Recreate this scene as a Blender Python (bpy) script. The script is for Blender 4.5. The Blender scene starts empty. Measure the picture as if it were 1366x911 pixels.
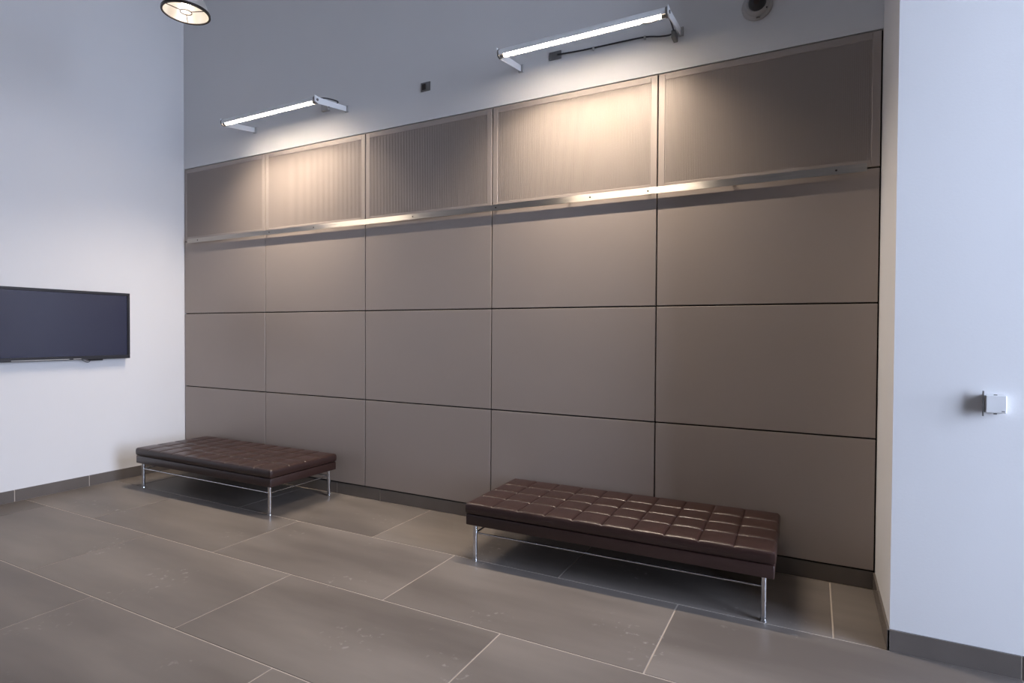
import bpy, bmesh, math, random
from mathutils import Vector, Matrix
random.seed(7)
S = bpy.context.scene
COL = S.collection
PI = math.pi

# ------------------------------------------------------------------ camera
YAW, PITCH, ROLL = 0.48131, -0.01590, 0.00580
fwd = Vector((-math.sin(YAW)*math.cos(PITCH), math.cos(YAW)*math.cos(PITCH), math.sin(PITCH)))
rgt = Vector((math.cos(YAW), math.sin(YAW), 0))
upv = rgt.cross(fwd)
r2 = rgt*math.cos(ROLL) + upv*math.sin(ROLL)
u2 = -rgt*math.sin(ROLL) + upv*math.cos(ROLL)
cd = bpy.data.cameras.new('camera'); cam = bpy.data.objects.new('camera', cd); COL.objects.link(cam)
M = Matrix((r2, u2, -fwd)).transposed().to_4x4(); M.translation = Vector((6.6306, -4.2718, 1.6176))
cam.matrix_world = M
cd.sensor_width = 36; cd.lens = 36*768.2/1366; cd.clip_start = .05; cd.clip_end = 200
S.camera = cam

# ------------------------------------------------------------------ light and exposure
S.view_settings.view_transform = 'Standard'; S.view_settings.look = 'None'
S.view_settings.exposure = 0.0; S.view_settings.gamma = 1.0
SKY_STRENGTH = 30.5
LAMP_WARM = (1.0, .85, .69)
TUBE_STRENGTH = 76.0
LINEAR_WATTS = 46.0
PENDANT_WATTS = 4.0
w = bpy.data.worlds.new('world'); S.world = w; w.use_nodes = True
nt = w.node_tree; bg = nt.nodes['Background']
tc = nt.nodes.new('ShaderNodeTexCoord'); sp = nt.nodes.new('ShaderNodeSeparateXYZ')
rp = nt.nodes.new('ShaderNodeValToRGB')
nt.links.new(tc.outputs['Generated'], sp.inputs[0]); nt.links.new(sp.outputs['Z'], rp.inputs[0])
rp.color_ramp.elements[0].position = 0.0; rp.color_ramp.elements[0].color = (.68, .74, .96, 1)
rp.color_ramp.elements[1].position = 0.5; rp.color_ramp.elements[1].color = (.60, .655, .84, 1)
nt.links.new(rp.outputs[0], bg.inputs[0]); bg.inputs[1].default_value = SKY_STRENGTH

ROOM_X, ROOM_Y, ROOM_Z = 10.4, -9.0, 6.2
RET_X, RET_Y = 6.998, -0.779          # the return: white wall standing forward of the panelled wall
WINR = (-3.1, -0.85, 0.0, 4.9)        # opening in the right wall (y0, y1, z0, z1)

def portal(name, loc, rot, sx, sy):
    d = bpy.data.lights.new(name, 'AREA'); d.shape = 'RECTANGLE'; d.size = sx; d.size_y = sy
    d.cycles.is_portal = True
    o = bpy.data.objects.new(name, d); COL.objects.link(o); o.location = loc; o.rotation_euler = rot
    return o
portal('daylight_portal', (ROOM_X+.3, (WINR[0]+WINR[1])/2, (WINR[2]+WINR[3])/2), (0, PI/2, 0), WINR[3]-WINR[2], WINR[1]-WINR[0])

# ------------------------------------------------------------------ materials
def mat(name, color, rough=.5, metal=0.0, spec=.5, var=0.0, scale=8.0, bump=0.0, bscale=60.0, emit=None, estr=0, stretch=None, coat=0):
    m = bpy.data.materials.new(name); m.use_nodes = True; n = m.node_tree.nodes; l = m.node_tree.links
    b = n['Principled BSDF']
    b.inputs['Base Color'].default_value = (*color, 1); b.inputs['Roughness'].default_value = rough
    b.inputs['Metallic'].default_value = metal; b.inputs['Specular IOR Level'].default_value = spec
    b.inputs['Coat Weight'].default_value = coat
    tco = n.new('ShaderNodeTexCoord'); mp = n.new('ShaderNodeMapping'); l.new(tco.outputs['Object'], mp.inputs[0])
    if stretch: mp.inputs['Scale'].default_value = stretch
    if var:
        no = n.new('ShaderNodeTexNoise'); no.inputs['Scale'].default_value = scale; no.inputs['Detail'].default_value = 5
        l.new(mp.outputs[0], no.inputs[0])
        cr = n.new('ShaderNodeValToRGB')
        cr.color_ramp.elements[0].position = .3; cr.color_ramp.elements[1].position = .7
        cr.color_ramp.elements[0].color = (*[c*(1-var) for c in color], 1)
        cr.color_ramp.elements[1].color = (*[min(1, c*(1+var)) for c in color], 1)
        l.new(no.outputs[0], cr.inputs[0]); l.new(cr.outputs[0], b.inputs['Base Color'])
    if bump:
        nb = n.new('ShaderNodeTexNoise'); nb.inputs['Scale'].default_value = bscale; nb.inputs['Detail'].default_value = 3
        l.new(mp.outputs[0], nb.inputs[0])
        bp = n.new('ShaderNodeBump'); bp.inputs['Strength'].default_value = bump; bp.inputs['Distance'].default_value = .01
        l.new(nb.outputs[0], bp.inputs['Height']); l.new(bp.outputs[0], b.inputs['Normal'])
    if emit:
        b.inputs['Emission Color'].default_value = (*emit, 1); b.inputs['Emission Strength'].default_value = estr
    return m

M_WALL = mat('white_paint', (.725, .715, .71), .75, spec=.25, var=.012, scale=1.3, bump=.04, bscale=90)
M_PANEL = mat('taupe_metal_panel', (.355, .302, .270), .42, metal=.25, spec=.45, var=.03, scale=.8, bump=.015, bscale=3)
M_GRILLE = mat('taupe_slat', (.35, .298, .268), .45, metal=.25, spec=.4)
M_VOID = mat('dark_backing', (.03, .026, .024), .9, spec=.1)
M_SKIRT = mat('brown_skirting_tile', (.13, .112, .10), .26, spec=.5, var=.12, scale=2.5)
M_GROUT = mat('pale_grout', (.46, .40, .345), .9, spec=.1, var=.08, scale=12)
M_LEATHER = mat('dark_brown_leather', (.030, .0135, .011), .34, spec=.55, var=.12, scale=5, bump=.10, bscale=140)
M_CHROME = mat('polished_steel', (.66, .67, .69), .18, metal=1)
M_ALU = mat('brushed_aluminium', (.52, .48, .43), .46, metal=1, var=.06, scale=14, stretch=(.3, 6, 6))
_b = M_ALU.node_tree.nodes['Principled BSDF']; _b.inputs['Anisotropic'].default_value = .95
_t = M_ALU.node_tree.nodes.new('ShaderNodeCombineXYZ'); _t.inputs[2].default_value = 1.0   # lengthwise grain: gloss spreads up and down
M_ALU.node_tree.links.new(_t.outputs[0], _b.inputs['Tangent'])
M_WHITEMETAL = mat('white_enamelled_metal', (.78, .78, .78), .35, spec=.5)
M_GREYMETAL = mat('grey_galvanised_plate', (.17, .165, .16), .45, metal=.3)
M_BLACK = mat('black_plastic', (.015, .015, .017), .35)
M_CABLE = mat('dark_cable', (.04, .04, .045), .5)
M_BEZEL = mat('tv_bezel_black', (.02, .02, .024), .3)
M_SCREEN = mat('tv_screen_glass', (.018, .021, .048), .16, spec=.7, coat=.3)
M_PLASTIC = mat('white_plastic', (.72, .72, .72), .4)
M_GREYPL = mat('grey_plastic', (.16, .15, .14), .45)
M_GUNMETAL = mat('dark_rim_metal', (.05, .04, .035), .35, metal=.6)
M_REFL = mat('spun_aluminium_reflector', (.85, .83, .80), .3, metal=.85)
M_CAMBASE = mat('pale_grey_plastic', (.42, .41, .40), .45)
M_CEIL = mat('ceiling_paint', (.88, .88, .88), .85, spec=.2)
M_REAR = mat('grey_paint', (.38, .37, .36), .8, spec=.2)
M_TUBE = mat('lit_lamp_tube', (.9, .9, .9), .4, emit=LAMP_WARM, estr=TUBE_STRENGTH)
M_BULB = mat('lit_pendant_bulb', (.9, .9, .9), .4, emit=LAMP_WARM, estr=25)
def glass():
    m = bpy.data.materials.new('window_glass'); m.use_nodes = True; n = m.node_tree.nodes; l = m.node_tree.links
    n.remove(n['Principled BSDF']); out = n['Material Output']
    t = n.new('ShaderNodeBsdfTransparent'); t.inputs[0].default_value = (.93, .96, .97, 1)
    g = n.new('ShaderNodeBsdfGlossy'); g.inputs['Roughness'].default_value = .02
    f = n.new('ShaderNodeFresnel'); mx = n.new('ShaderNodeMixShader')
    l.new(f.outputs[0], mx.inputs[0]); l.new(t.outputs[0], mx.inputs[1]); l.new(g.outputs[0], mx.inputs[2]); l.new(mx.outputs[0], out.inputs[0])
    return m
M_GLASS = glass()

def floor_mat():
    m = mat('taupe_porcelain_tile', (.19, .168, .150), .34, spec=.18)
    n = m.node_tree.nodes; l = m.node_tree.links; b = n['Principled BSDF']
    geo = n.new('ShaderNodeNewGeometry'); oi = n.new('ShaderNodeObjectInfo')
    mp = n.new('ShaderNodeMapping'); mp.inputs['Scale'].default_value = (.35, 1.5, 1); l.new(geo.outputs['Position'], mp.inputs[0])
    add = n.new('ShaderNodeVectorMath'); l.new(mp.outputs[0], add.inputs[0])
    sc = n.new('ShaderNodeVectorMath'); sc.operation = 'SCALE'; sc.inputs[0].default_value = (13, 7, 5); l.new(oi.outputs['Random'], sc.inputs['Scale'])
    l.new(sc.outputs[0], add.inputs[1])
    n1 = n.new('ShaderNodeTexNoise'); n1.inputs['Scale'].default_value = 1.6; n1.inputs['Detail'].default_value = 4; l.new(add.outputs[0], n1.inputs[0])
    r1 = n.new('ShaderNodeValToRGB'); r1.color_ramp.elements[0].position = .34; r1.color_ramp.elements[1].position = .68
    r1.color_ramp.elements[0].color = (.125, .108, .096, 1); r1.color_ramp.elements[1].color = (.205, .180, .160, 1)
    l.new(n1.outputs[0], r1.inputs[0])
    # pale scuffs, sparse
    n2 = n.new('ShaderNodeTexNoise'); n2.inputs['Scale'].default_value = 22; n2.inputs['Detail'].default_value = 6; l.new(geo.outputs['Position'], n2.inputs[0])
    n3 = n.new('ShaderNodeTexNoise'); n3.inputs['Scale'].default_value = 1.9; n3.inputs['Detail'].default_value = 1; l.new(geo.outputs['Position'], n3.inputs[0])
    a1 = n.new('ShaderNodeMapRange'); a1.inputs[1].default_value = .60; a1.inputs[2].default_value = .72; l.new(n2.outputs[0], a1.inputs[0])
    a2 = n.new('ShaderNodeMapRange'); a2.inputs[1].default_value = .60; a2.inputs[2].default_value = .70; l.new(n3.outputs[0], a2.inputs[0])
    mu = n.new('ShaderNodeMath'); mu.operation = 'MULTIPLY'; l.new(a1.outputs[0], mu.inputs[0]); l.new(a2.outputs[0], mu.inputs[1])
    mx = n.new('ShaderNodeMix'); mx.data_type = 'RGBA'; l.new(mu.outputs[0], mx.inputs[0]); l.new(r1.outputs[0], mx.inputs[6]); mx.inputs[7].default_value = (.30, .28, .26, 1)
    l.new(mx.outputs[2], b.inputs['Base Color'])
    rr = n.new('ShaderNodeMapRange'); rr.inputs[3].default_value = .36; rr.inputs[4].default_value = .50; l.new(n1.outputs[0], rr.inputs[0])
    l.new(rr.outputs[0], b.inputs['Roughness'])
    return m
M_FLOOR = floor_mat()

# ------------------------------------------------------------------ helpers
def link_mesh(name, bm, m, parent=None, smooth=False):
    me = bpy.data.meshes.new(name); bmesh.ops.recalc_face_normals(bm, faces=bm.faces[:]); bm.to_mesh(me); bm.free()
    me.materials.append(m)
    if smooth:
        for p in me.polygons: p.use_smooth = True
        me.set_sharp_from_angle(angle=math.radians(40))
    o = bpy.data.objects.new(name, me); COL.objects.link(o)
    if parent: o.parent = parent
    return o
def tag(o, label=None, cat=None, group=None, kind=None):
    if label: o['label'] = label
    if cat: o['category'] = cat
    if group: o['group'] = group
    if kind: o['kind'] = kind
    return o
def empty(name, loc=(0, 0, 0), rz=0):
    o = bpy.data.objects.new(name, None); COL.objects.link(o); o.location = loc; o.rotation_euler = (0, 0, rz); o.empty_display_size = .1
    return o
def box(bm, x0, x1, y0, y1, z0, z1, bevel=0, seg=1):
    vs = [bm.verts.new(p) for p in ((x0,y0,z0),(x1,y0,z0),(x1,y1,z0),(x0,y1,z0),(x0,y0,z1),(x1,y0,z1),(x1,y1,z1),(x0,y1,z1))]
    fs = [bm.faces.new([vs[i] for i in q]) for q in ((0,3,2,1),(4,5,6,7),(0,1,5,4),(1,2,6,5),(2,3,7,6),(3,0,4,7))]
    if bevel:
        es = set(e for f in fs for e in f.edges)
        bmesh.ops.bevel(bm, geom=list(es), offset=bevel, segments=seg, affect='EDGES', profile=.5)
def bx(name, m, parent, *a, bevel=0, seg=1, smooth=False):
    bm = bmesh.new(); box(bm, *a, bevel=bevel, seg=seg); return link_mesh(name, bm, m, parent, smooth)
def tube(bm, p0, p1, r0, r1=None, n=16, cap=True):
    r1 = r0 if r1 is None else r1
    p0, p1 = Vector(p0), Vector(p1); d = (p1-p0).normalized()
    a = d.orthogonal().normalized(); b = d.cross(a)
    A = [bm.verts.new(p0+(a*math.cos(t)+b*math.sin(t))*r0) for t in [2*PI*i/n for i in range(n)]]
    B = [bm.verts.new(p1+(a*math.cos(t)+b*math.sin(t))*r1) for t in [2*PI*i/n for i in range(n)]]
    for i in range(n): bm.faces.new((A[i], A[(i+1)%n], B[(i+1)%n], B[i]))
    if cap: bm.faces.new(A[::-1]); bm.faces.new(B)
def tb(name, m, parent, p0, p1, r0, r1=None, n=16):
    bm = bmesh.new(); tube(bm, p0, p1, r0, r1, n); return link_mesh(name, bm, m, parent, True)
def lathe(bm, prof, n=32, origin=(0,0,0), axis='Z'):
    o = Vector(origin); rings = []
    for r, z in prof:
        ring = []
        for i in range(n):
            t = 2*PI*i/n
            v = Vector((r*math.cos(t), r*math.sin(t), z)) if axis == 'Z' else Vector((r*math.cos(t), -z, r*math.sin(t)))
            ring.append(bm.verts.new(o+v))
        rings.append(ring)
    for a, b in zip(rings, rings[1:]):
        for i in range(n): bm.faces.new((a[i], a[(i+1)%n], b[(i+1)%n], b[i]))
    return rings
def lt(name, m, parent, prof, n=32, origin=(0,0,0), axis='Z', caps=(0,0)):
    bm = bmesh.new(); rg = lathe(bm, prof, n, origin, axis)
    if caps[0]: bm.faces.new(rg[0][::-1])
    if caps[1]: bm.faces.new(rg[-1])
    return link_mesh(name, bm, m, parent, True)
def cable(name, m, parent, pts, r, res=4):
    cu = bpy.data.curves.new(name, 'CURVE'); cu.dimensions = '3D'; cu.bevel_depth = r; cu.bevel_resolution = 2; cu.resolution_u = res
    s = cu.splines.new('NURBS'); s.points.add(len(pts)-1); s.use_endpoint_u = True; s.order_u = 3
    for p, q in zip(s.points, pts): p.co = (*q, 1)
    tmp = bpy.data.objects.new(name+'_tmp', cu); COL.objects.link(tmp)
    dg = bpy.context.evaluated_depsgraph_get(); me = bpy.data.meshes.new_from_object(tmp.evaluated_get(dg))
    bpy.data.objects.remove(tmp); bpy.data.curves.remove(cu)
    me.name = name; me.materials.clear(); me.materials.append(m)
    for p in me.polygons: p.use_smooth = True
    o = bpy.data.objects.new(name, me); COL.objects.link(o)
    if parent: o.parent = parent
    return o

# ------------------------------------------------------------------ the setting
# floor: grout bed with the large tiles laid in half bond
floor = tag(bx('floor', M_GROUT, None, -.2, ROOM_X+.2, ROOM_Y-.2, .2, -.15, -.0025), 'taupe large-format tile floor with pale grout joints', kind='structure')
TW, TD, G = 1.5865, .7945, .0085
rows = [(0.0, -.781)]
y = -.781
while y > ROOM_Y:
    rows.append((y, max(y-TD, ROOM_Y))); y -= TD
tile_cache = {}
for j, (ya, yb) in enumerate(rows):
    off = 3.575 if j % 2 == 0 else 2.764
    off -= math.ceil(off/TW)*TW
    x = off
    while x < ROOM_X:
        x0, x1 = max(x, 0), min(x+TW, ROOM_X)
        if j == 0: x1 = min(x1, RET_X)
        if x1-x0 > .05:
            key = (round(x1-x0, 3), round(ya-yb, 3))
            if key not in tile_cache:
                bm = bmesh.new(); hx, hy = key[0]/2-G/2, key[1]/2-G/2
                box(bm, -hx, hx, -hy, hy, -.012, 0, bevel=.0012)
                tile_cache[key] = link_mesh('floor_tile', bm, M_FLOOR, floor); o = tile_cache[key]
            else:
                o = tile_cache[key].copy(); COL.objects.link(o)
            o.location = ((x0+x1)/2, (ya+yb)/2, 0)
        x += TW

ceiling = tag(bx('ceiling', M_CEIL, None, -.2, ROOM_X+.2, ROOM_Y-.2, .25, ROOM_Z, ROOM_Z+.2), 'plain pale ceiling', kind='structure')
wall_left = tag(bx('wall_left', M_WALL, None, -.2, 0, ROOM_Y-.2, .25, -.0024, ROOM_Z), 'white painted side wall that carries the television', kind='structure')
PT = 3.517   # top of the panelling
ZR = [.116, .957, 1.817, 2.667, PT]
wall_back = tag(bx('wall_back', M_WALL, None, 0, RET_X, 0, .25, PT+.008, ROOM_Z), 'white upper wall above taupe metal panelling', kind='structure')
bx('panel_backing', M_VOID, wall_back, 0.0005, RET_X-.0005, .03, .25, -.0024, PT+.008)
wr = tag(bx('wall_return', M_WALL, None, RET_X, ROOM_X, RET_Y, .25, -.0024, ROOM_Z), 'white wall standing forward at the right end of the panelling', kind='structure')

# panels: three plain rows and one slatted row, five columns
GAP = .010
XC = [.006, 1.4, 2.8, 4.2, 5.6, 6.994]
panel_mesh = None
for c in range(5):
    for rr_ in range(3):
        w_, h_ = XC[c+1]-XC[c]-GAP, ZR[rr_+1]-ZR[rr_]-GAP
        bm = bmesh.new(); box(bm, -w_/2, w_/2, 0, .028, -h_/2, h_/2, bevel=.003, seg=2)
        o = link_mesh('wall_panel', bm, M_PANEL, wall_back)
        o.location = ((XC[c]+XC[c+1])/2, random.uniform(0, .0008), (ZR[rr_]+ZR[rr_+1])/2)
        o.rotation_euler = (random.uniform(-.0006, .0006), 0, random.uniform(-.0006, .0006))
    # slatted panel: frame with an opening, narrow upright slats, dark back
    x0, x1, z0, z1 = XC[c]+GAP/2, XC[c+1]-GAP/2, ZR[3]+GAP/2, PT
    mg = .047
    bm = bmesh.new()
    box(bm, x0, x0+mg, 0, .028, z0, z1, bevel=.002); box(bm, x1-mg, x1, 0, .028, z0, z1, bevel=.002)
    box(bm, x0+mg, x1-mg, 0.0002, .028, z0, z0+mg, bevel=.002); box(bm, x0+mg, x1-mg, 0.0002, .028, z1-mg, z1, bevel=.002)
    fr = link_mesh('slatted_panel', bm, M_PANEL, wall_back)
    bm = bmesh.new(); pitch = .0118; n_ = int((x1-x0-2*mg)/pitch); pitch = (x1-x0-2*mg)/n_
    for i in range(n_):
        xa = x0+mg+i*pitch
        box(bm, xa+.0023, xa+pitch-.0023, .002, .008, z0+mg, z1-mg)
    sl = link_mesh('slats', bm, M_GRILLE, fr); sl['kind'] = 'stuff'
    bx('slat_backing', M_GRILLE, fr, x0+mg, x1-mg, .0085, .020, z0+mg, z1-mg)

# skirting tiles
def skirting(name, label, axis, at, segs, sign, z1=.111, th=.012):
    """axis x: runs along x at y=at ; axis y: runs along y at x=at"""
    bed_lo, bed_hi = segs[0], segs[-1]
    t2 = th-.0025
    if axis == 'x': b = bx(name, M_GROUT, None, bed_lo, bed_hi, min(at, at+sign*t2), max(at, at+sign*t2), 0, z1-.004)
    else: b = bx(name, M_GROUT, None, min(at, at+sign*t2), max(at, at+sign*t2), bed_lo, bed_hi, 0, z1-.004)
    tag(b, label, kind='structure')
    for a, c in zip(segs, segs[1:]):
        g = .0035
        aa = a+(g if a != bed_lo else 0); cc = c-(g if c != bed_hi else 0)
        if axis == 'x': bx('skirting_tile', M_SKIRT, b, aa, cc, min(at, at+sign*th), max(at, at+sign*th), .0015, z1, bevel=.001)
        else: bx('skirting_tile', M_SKIRT, b, min(at, at+sign*th), max(at, at+sign*th), aa, cc, .0015, z1, bevel=.001)
    return b
skirting('baseboard_back', 'brown tile skirting under the taupe panelling', 'x', .0145, [0.001, .85, 2.435, 2.985, 4.57, 6.157, RET_X-.013], -1)
skirting('baseboard_left', 'brown tile skirting along the white wall under the television', 'y', 0, [ROOM_Y, -7.9, -6.3, -4.7, -3.2, -1.66, -1.03, 0], 1)
skirting('baseboard_return', 'short brown tile skirting on the side of the white return', 'y', RET_X, [RET_Y-.012, -.3, 0.001], -1)
skirting('baseboard_right', 'grey-brown tile skirting along the foot of the white return wall', 'x', RET_Y, [RET_X+.0005, 7.52, 9.11, ROOM_X], -1)

# right and rear walls with glazing (daylight comes through these)
def glazed_wall(name, label, axis, at, thick, a0, a1, op, wname, nm, nt_):
    o0, o1, z0, z1 = op
    bm = bmesh.new()
    def pc(p, q, r, s, bm):
        if q-p < .01 or s-r < .01: return
        lo, hi = min(at, at+thick), max(at, at+thick)
        if axis == 'y': box(bm, lo, hi, p, q, r, s)
        else: box(bm, p, q, lo, hi, r, s)
    pc(a0, o0, -.0024, ROOM_Z, bm); pc(o1, a1, -.0024, ROOM_Z, bm); pc(o0, o1, z1, ROOM_Z, bm); pc(o0, o1, -.0024, z0, bm)
    tag(link_mesh(name, bm, M_WALL), label, kind='structure')
    mid = at+thick*.5
    def fb(p, q, r, s, d, bm):
        if axis == 'y': box(bm, mid-d, mid+d, p, q, r, s)
        else: box(bm, p, q, mid-d, mid+d, r, s)
    bm = bmesh.new(); f = .06
    z0 = max(z0, 0)
    fb(o0, o0+f, z0, z1, .04, bm); fb(o1-f, o1, z0, z1, .04, bm); fb(o0+f, o1-f, z0, z0+f, .04, bm); fb(o0+f, o1-f, z1-f, z1, .04, bm)
    win = tag(link_mesh(wname, bm, M_GREYMETAL), 'metal framed glazing outside the view', kind='structure')
    step = (o1-o0)/nm
    for i in range(1, nm):
        b_ = bmesh.new(); fb(o0+i*step-.03, o0+i*step+.03, z0+f, z1-f, .035, b_); link_mesh('mullion', b_, M_GREYMETAL, win)
    for i in range(nm):
        b_ = bmesh.new(); fb(o0+i*step+.032+(f-.032)*(i == 0), o0+(i+1)*step-.032-(f-.032)*(i == nm-1), z0+f, z1-f, .006, b_); link_mesh('pane', b_, M_GLASS, win)
glazed_wall('wall_right', 'white wall with glazing outside the view', 'y', ROOM_X, .2, ROOM_Y-.2, RET_Y, WINR, 'window_1', 2, 1)
tag(bx('wall_rear', M_REAR, None, 0, ROOM_X, ROOM_Y-.2, ROOM_Y, -.0024, ROOM_Z), 'grey wall behind the viewer', kind='structure')
tag(bx('ground', mat('outdoor_paving', (.28, .28, .27), .9, var=.1), None, ROOM_X+.2, ROOM_X+14, -16, 3, -.2, -.1), 'pale paving outside the glazing', kind='structure')

# ------------------------------------------------------------------ benches
def tufted(L, W, ztop, zseam, nx=10, ny=4):
    frac = [0, .02, .045, .11, .27, .5, .73, .89, .955, .98]
    inset = .022
    def coords(Ln, n):
        c = Ln/n; out = []
        for i in range(n):
            for f in frac: out.append((i+f)*c)
        out.append(Ln)
        k = (Ln-2*inset)/Ln
        return [(v, -Ln/2+inset+v*k) for v in out]
    X, Y = coords(L, nx), coords(W, ny); cx, cy = L/nx, W/ny
    rnd = {}
    def h(u, v):
        iu, iv = min(int(u/cx), nx-1), min(int(v/cy), ny-1)
        fu, fv = u/cx-iu, v/cy-iv
        k = rnd.setdefault((iu, iv), random.uniform(.8, 1.2))
        du = min(fu, 1-fu)*cx; dv = min(fv, 1-fv)*cy
        if u < cx/2 or u > L-cx/2: du = max(du, 0) if cx*.5 > min(u, L-u) and min(u, L-u) > cx*.5 else (cx if min(u, L-u) < cx*.45 else du)
        if v < cy/2 or v > W-cy/2: dv = cy if min(v, W-v) < cy*.45 else dv
        d = -.009*math.exp(-du/.006) - .009*math.exp(-dv/.006)
        return ztop-.004+d+.007*k*max(0, math.sin(PI*fu))**.6*max(0, math.sin(PI*fv))**.6
    bm = bmesh.new(); nX, nY = len(X), len(Y)
    V = [[bm.verts.new((x, y_, h(u, v))) for (v, y_) in Y] for (u, x) in X]
    for i in range(nX-1):
        for j in range(nY-1): bm.faces.new((V[i][j], V[i+1][j], V[i+1][j+1], V[i][j+1]))
    per = [(V[i][0], (0, -1)) for i in range(nX)]; per[0] = (V[0][0], (-1, -1)); per[-1] = (V[-1][0], (1, -1))
    per += [(V[-1][j], (1, 0)) for j in range(1, nY-1)] + [(V[-1][-1], (1, 1))]
    per += [(V[i][-1], (0, 1)) for i in range(nX-2, 0, -1)] + [(V[0][-1], (-1, 1))]
    per += [(V[0][j], (-1, 0)) for j in range(nY-2, 0, -1)]
    prev = [p[0] for p in per]; r = inset
    prof = [(r*math.sin(t), r*(1-math.cos(t))) for t in (PI/8, PI/4, 3*PI/8, PI/2)]
    zt = ztop-.004
    rings = [(o, zt-dz, 1-.3*(k+1)) for k, (o, dz) in enumerate(prof)]
    rings += [(r+.002, (zt+zseam)/2, 0), (r, zseam+.012, 0), (r-.006, zseam+.003, 0), (r-.014, zseam, 0)]
    for o, z, kf in rings:
        cur = []
        for v, (sx, sy) in per:
            q = .78 if sx and sy else 1
            cur.append(bm.verts.new((v.co.x+sx*o*q, v.co.y+sy*o*q, z+max(kf, 0)*(v.co.z-zt))))
        for a in range(len(per)):
            b_ = (a+1) % len(per); bm.faces.new((prev[a], prev[b_], cur[b_], cur[a]))
        prev = cur
    bm.faces.new(prev[::-1])
    return bm

def make_bench(L=2.0, W=.79):
    t = empty('bench')
    link_mesh('cushion', tufted(L, W, .418, .337), M_LEATHER, t, True)
    bx('seat_base', M_LEATHER, t, -L/2+.006, L/2-.006, -W/2+.006, W/2-.006, .258, .334, bevel=.007, seg=3, smooth=True)
    ix, iy = .061, .047; r = .0155
    lx, ly = L/2-ix, W/2-iy
    for sx in (-1, 1):
        for sy in (-1, 1):
            lg = tb('leg', M_CHROME, t, (sx*lx, sy*ly, .010), (sx*lx, sy*ly, .259), r, n=20)
            tb('foot', M_CHROME, lg, (sx*lx, sy*ly, 0), (sx*lx, sy*ly, .012), .019, .0175, n=20)
    for sy in (-1, 1):
        tb('side_rail', M_CHROME, t, (-lx+r*.8, sy*ly, .196), (lx-r*.8, sy*ly, .196), .0062, n=10)
    for sx in (-1, 1):
        tb('end_rail', M_CHROME, t, (sx*lx, -ly+r*.8, .196), (sx*lx, ly-r*.8, .196), .0062, n=10)
        tb('end_rail', M_CHROME, t, (sx*lx, -ly+r*.8, .249), (sx*lx, ly-r*.8, .249), .0062, n=10)
    return t
def copy_tree(o, parent=None):
    c = o.copy(); COL.objects.link(c); c.parent = parent
    for ch in list(o.children): copy_tree(ch, c)
    return c
b1 = make_bench(); b1.location = (5.459, -.424, 0); b1.rotation_euler = (0, 0, .017)
tag(b1, 'brown tufted leather bench in front of the right-hand panels, nearer the white return', 'bench', 'tufted leather benches')
b2 = copy_tree(b1); b2.location = (1.487, -.446, 0); b2.rotation_euler = (0, 0, 0)
tag(b2, 'brown tufted leather bench in the far left corner beside the television wall', 'bench', 'tufted leather benches')

# ------------------------------------------------------------------ television
tv = empty('television', (0, -1.285, 1.664))
ty, tz = .627, .349
bx('casing', M_BEZEL, tv, .032, .062, -ty+.01, ty-.01, -tz+.01, tz-.01, bevel=.004)
bm = bmesh.new()
for a in ((-ty, ty, tz-.028, tz), (-ty, ty, -tz, -tz+.036), (-ty, -ty+.028, -tz+.036, tz-.028), (ty-.028, ty, -tz+.036, tz-.028)):
    box(bm, .052, .078, a[0], a[1], a[2], a[3], bevel=.003)
link_mesh('bezel', bm, M_BEZEL, tv)
bx('screen', M_SCREEN, tv, .062, .070, -ty+.028, ty-.028, -tz+.036, tz-.028)
bx('wall_mount', M_BLACK, tv, 0, .032, -.25, .25, -.2, .2, bevel=.003)
bx('bezel_marking', M_CAMBASE, tv, .0775, .0792, -.42, .05, -tz+.006, -tz+.013)
bx('bezel_marking', M_CAMBASE, tv, .0775, .0792, .085, .155, -tz+.006, -tz+.013)
bx('remote_sensor', M_BLACK, tv, .045, .075, .23, .36, -tz-.014, -tz, bevel=.004)
cable('sensor_cable', M_CABLE, tv, [(.06, .25, -tz-.006), (.062, .235, -tz-.03), (.062, .205, -tz-.028), (.06, .17, -tz-.004)], .0035)
tag(tv, 'black wall-mounted television with dark blue screen on the left wall', 'television')

# ------------------------------------------------------------------ aluminium rail across the panels
rail = empty('picture_rail', (3.51, 0, 2.665))
ra, rb = -3.405, 3.409
bm = bmesh.new(); box(bm, ra, rb, -.002, .002, -.026, .026, bevel=.0008)
bmesh.ops.transform(bm, matrix=Matrix.Translation((0, -.031, 0)) @ Matrix.Rotation(math.radians(-6), 4, 'X'), verts=bm.verts)
link_mesh('rail_bar', bm, M_ALU, rail)
for k, px_ in enumerate([1.43, 2.15, 3.39, 4.255, 4.91, 5.54, 6.12, 6.75, .3]):
    tb('standoff', M_ALU, rail, (px_-3.51, -.030, -.004), (px_-3.51, .001, -.004), .008, n=12)
for k, px_ in enumerate([.3, 1.5, 2.15, 3.39, 4.255, 5.09, 5.54, 6.75]):
    tb('screw', M_GUNMETAL, rail, (px_-3.51, -.0360, 0), (px_-3.51, -.0325, 0), .0065, n=10)
tag(rail, 'long brushed aluminium rail across the panels below the slatted row', 'rail')

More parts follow.
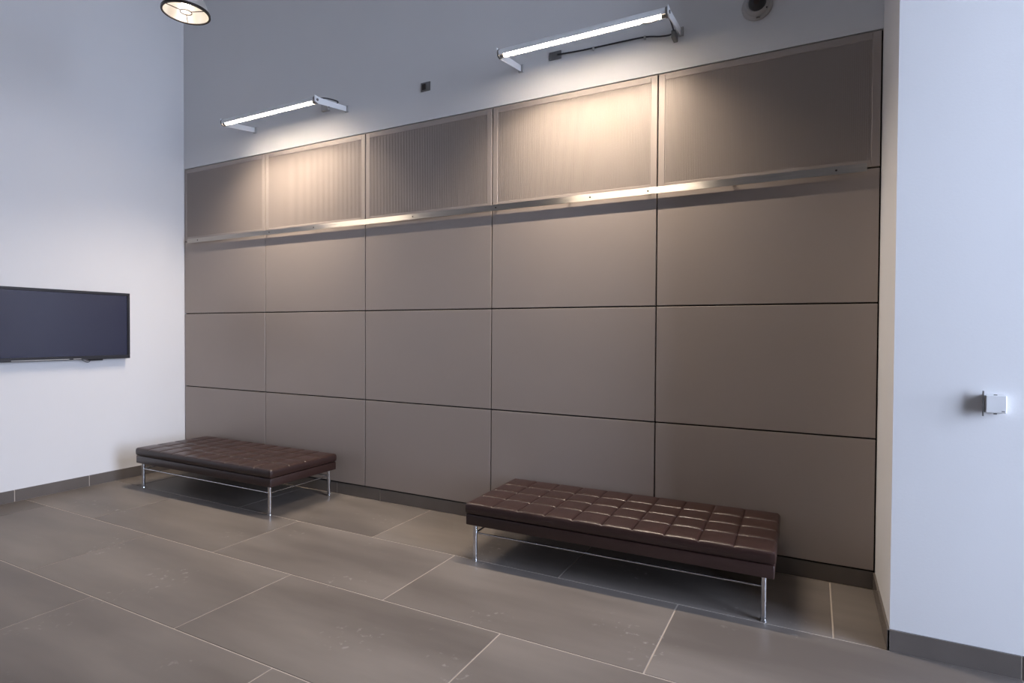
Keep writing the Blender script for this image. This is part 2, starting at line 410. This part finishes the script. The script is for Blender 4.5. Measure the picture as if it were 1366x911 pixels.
# ------------------------------------------------------------------ linear wall-wash lamps
def arc(cx_, cz, r, a0, a1, n): return [(cx_+r*math.cos(a0+(a1-a0)*i/n), cz+r*math.sin(a0+(a1-a0)*i/n)) for i in range(n+1)]
def sheet(bm, pts, x0, x1, th):
    """extrude an open (y,z) polyline into a thin-walled profile from x0 to x1"""
    n = len(pts); off = []
    for i in range(n):
        a = pts[max(i-1, 0)]; b_ = pts[min(i+1, n-1)]
        t = Vector((b_[0]-a[0], b_[1]-a[1])).normalized(); off.append((pts[i][0]-t.y*th, pts[i][1]+t.x*th))
    loop = pts+off[::-1]
    A = [bm.verts.new((x0, p[0], p[1])) for p in loop]; B = [bm.verts.new((x1, p[0], p[1])) for p in loop]
    m_ = len(loop)
    for i in range(m_): bm.faces.new((A[i], A[(i+1) % m_], B[(i+1) % m_], B[i]))
    for i in range(n-1):
        bm.faces.new((A[i], A[i+1], A[m_-2-i], A[m_-1-i])); bm.faces.new((B[i], B[i+1], B[m_-2-i], B[m_-1-i]))
def plate(bm, pts, x, th):
    A = [bm.verts.new((x-th/2, *p)) for p in pts]; B = [bm.verts.new((x+th/2, *p)) for p in pts]
    bm.faces.new(A); bm.faces.new(B[::-1])
    for i in range(len(pts)): bm.faces.new((A[i], A[(i+1) % len(pts)], B[(i+1) % len(pts)], B[i]))
LY, LZ = -.385, 3.745
def linear_lamp(x0, x1):
    cx_ = (x0+x1)/2; t = empty('wall_lamp', (cx_, 0, 3.80)); hx = (x1-x0)/2; zc = LZ-3.80
    # hood: half round shell open downwards, its lip lower on the wall side
    bm = bmesh.new(); pts = arc(LY, zc, .033, math.radians(-42), math.radians(212), 16)
    sheet(bm, pts, -hx, hx, .003)
    link_mesh('hood', bm, M_WHITEMETAL, t, True)
    tube_ = bmesh.new(); tube(tube_, (-hx+.03, LY, zc-.014), (hx-.03, LY, zc-.014), .0125, n=14)
    link_mesh('lamp_tube', tube_, M_TUBE, t, True)
    d = bpy.data.lights.new('linear_light', 'AREA'); d.shape = 'RECTANGLE'; d.size = x1-x0-.08; d.size_y = .024
    d.energy = LINEAR_WATTS; d.color = LAMP_WARM; d.spread = math.radians(128)
    lo = bpy.data.objects.new('linear_light', d); COL.objects.link(lo); lo.parent = t; lo.location = (0, LY, zc-.0275); lo.rotation_euler = (math.radians(-5), 0, 0)
    for s in (-1, 1):
        bm = bmesh.new(); tube(bm, (s*hx, LY, zc), (s*(hx+.012), LY, zc), .036, n=24)
        tube(bm, (s*(hx-.032), LY, zc-.014), (s*hx, LY, zc-.014), .017, n=14)
        link_mesh('end_cap', bm, M_GREYPL, t, True)
        bm = bmesh.new(); plate(bm, [(LY-.033, zc+.036), (LY-.030, zc-.020), (LY+.02, zc-.030), (-.010, -.034), (-.010, .014), (LY+.03, zc+.030)], s*(hx+.016), .006)
        br = link_mesh('bracket', bm, M_WHITEMETAL, t)
        bx('bracket_foot', M_CAMBASE, br, s*(hx+.016)-.022, s*(hx+.016)+.022, -.012, 0, -.042, .022, bevel=.002)
        tb('bolt', M_GREYMETAL, br, (s*(hx+.010), LY, zc), (s*(hx+.026), LY, zc), .012, n=10)
    return t
lampA = linear_lamp(1.262, 2.548)
bxx = 2.296-lampA.location.x
jb = bx('junction_box', M_CAMBASE, lampA, bxx-.045, bxx+.045, -.035, 0, .012, .080, bevel=.003)
cable('power_cable', M_CABLE, lampA, [(bxx+.045, -.02, .045), (bxx+.12, -.03, .05), (bxx+.21, -.04, .055), (bxx+.245, -.16, .03), (bxx+.25, -.30, .0), (bxx+.20, -.36, -.045), (bxx+.12, -.37, -.05)], .0065)
tag(lampA, 'lit linear wall lamp on two white brackets above the left half of the panelling', 'lamp', 'linear wall lamps')
lampB = linear_lamp(4.487, 5.742)
ox = lampB.location.x
bx('junction_box', M_GREYMETAL, lampB, 4.725-ox, 4.83-ox, -.008, 0, .000, .065, bevel=.002)
cable('power_cable', M_CABLE, lampB, [(4.80-ox, -.012, .033), (4.95-ox, -.010, .022), (5.12-ox, -.008, .020), (5.38-ox, -.008, .016), (5.52-ox, -.008, .012), (5.62-ox, -.02, -.02), (5.72-ox, -.03, -.03), (5.735-ox, -.16, -.04), (5.74-ox, -.30, -.03), (5.70-ox, -.36, -.07), (5.62-ox, -.37, -.09), (5.57-ox, -.375, -.075)], .006)
for cxp, cz in ((5.10, .018), (5.50, .010)):
    bx('cable_clip', M_CAMBASE, lampB, cxp-ox-.008, cxp-ox+.008, -.016, 0, cz-.018, cz+.010, bevel=.002)
bx('gear_box', M_GREYMETAL, lampB, 5.712-ox, 5.742-ox, -.10, -.013, -.085, -.03, bevel=.004)
tag(lampB, 'lit linear wall lamp with a cable run, above the right half of the panelling', 'lamp', 'linear wall lamps')

# ------------------------------------------------------------------ small fittings on the upper wall
ob = empty('outlet_box', (3.507, 0, 3.827))
bx('cover_plate', M_GREYMETAL, ob, -.052, .052, -.008, 0, -.040, .040, bevel=.002)
bx('socket_face', M_GUNMETAL, ob, -.036, .004, -.0105, -.0078, -.026, .026, bevel=.001)
bx('socket_face', M_GREYMETAL, ob, .012, .040, -.0105, -.0078, -.026, .026, bevel=.001)
tag(ob, 'small dark outlet plate on the upper wall between the two linear lamps', 'outlet')

cm = empty('security_camera', (6.268, 0, 3.845))
lt('mounting_base', M_CAMBASE, cm, [(.098, 0), (.098, .012), (.093, .018), (.080, .024), (.070, .052), (.064, .058), (.03, .060)], 40, axis='Y', caps=(1, 1))
bm = bmesh.new(); bmesh.ops.create_uvsphere(bm, u_segments=24, v_segments=14, radius=.057); bmesh.ops.translate(bm, verts=bm.verts, vec=(0.004, -.058, -.004))
hs = link_mesh('camera_dome', bm, M_BLACK, cm, True)
bm = bmesh.new(); tube(bm, (.004, -.108, -.018), (.004, -.116, -.024), .018, n=20)
link_mesh('lens', bm, M_GUNMETAL, hs, True)
tb('screw', M_BLACK, cm, (.062, -.040, -.042), (.0625, -.048, -.044), .005, n=8)
bx('maker_badge', M_GREYPL, cm, -.004, .020, -.028, -.018, -.0905, -.0845)
tag(cm, 'round security camera with black dome on the upper wall near the top right', 'camera')

# ------------------------------------------------------------------ access panel on the return wall
ap = empty('wall_sensor', (7.395, RET_Y, 1.291))
bx('housing', M_PLASTIC, ap, -.041, .043, -.036, 0, -.042, .044, bevel=.003)
bx('cover', M_PLASTIC, ap, -.035, .043, -.044, -.035, -.040, .043, bevel=.003)
bx('mounting_strip', M_GREYPL, ap, -.0455, -.0405, -.040, -.026, -.058, .062, bevel=.001)
for s in (-1, 1): bx('hinge_lug', M_GREYPL, ap, -.004, .008, -.040, -.032, s*.044-.003, s*.044+.003)
bx('status_light', M_GREYPL, ap, .024, .036, -.0455, -.0435, -.034, -.029)
tag(ap, 'small square white wall unit on the white return wall at right', 'wall unit')

# ------------------------------------------------------------------ pendant high-bay lamps
def pendant(x, y_, z, watts):
    """rim at height z"""
    t = empty('pendant_lamp', (x, y_, z))
    K = .75
    prof = [(K*a, K*b) for a, b in [(.205, 0), (.200, .030), (.186, .075), (.160, .130), (.125, .180), (.090, .215), (.070, .235)]]
    inner = [(r-.004, zz) for r, zz in prof[::-1]]
    lt('reflector', M_REFL, t, prof+inner, 48)
    bm = bmesh.new()
    ring = lathe(bm, [(K*a, K*b) for a, b in [(.196, -.010), (.214, -.010), (.214, .012), (.206, .012), (.196, -.010)]], 48); bmesh.ops.remove_doubles(bm, verts=bm.verts, dist=1e-5)
    link_mesh('rim', bm, M_GUNMETAL, t, True)
    lt('gear_housing', M_GREYMETAL, t, [(K*a, K*b) for a, b in [(.070, .235), (.085, .245), (.085, .42), (.06, .45), (.02, .46)]], 32, caps=(1, 1))
    tb('hanging_cord', M_CABLE, t, (0, 0, K*.458), (0, 0, ROOM_Z-z), .006, n=8)
    bm = bmesh.new(); bmesh.ops.create_uvsphere(bm, u_segments=20, v_segments=12, radius=.045*K)
    bmesh.ops.scale(bm, verts=bm.verts, vec=(1, 1, 1.6)); bmesh.ops.translate(bm, verts=bm.verts, vec=(0, 0, .12*K))
    link_mesh('bulb', bm, M_BULB, t, True)
    bm = bmesh.new()
    for k in range(3):
        a = k*2*PI/3+.4
        tube(bm, (K*.055*math.cos(a), K*.055*math.sin(a), .004), (K*.197*math.cos(a), K*.197*math.sin(a), .004), .0032, n=6)
    tor = lathe(bm, [(.036, .001), (.041, .001), (.041, .006), (.036, .006), (.036, .001)], 24)
    link_mesh('lamp_guard', bm, M_GUNMETAL, t)
    d = bpy.data.lights.new('pendant_light', 'SPOT'); d.energy = watts; d.color = LAMP_WARM; d.spot_size = math.radians(100); d.spot_blend = .6; d.shadow_soft_size = .045
    lo = bpy.data.objects.new('pendant_light', d); COL.objects.link(lo); lo.parent = t; lo.location = (0, 0, .02)
    return t
p1 = pendant(2.549, -1.623, 3.934, PENDANT_WATTS)
tag(p1, 'lit metal pendant lamp cut by the top edge, before the left corner', 'lamp')
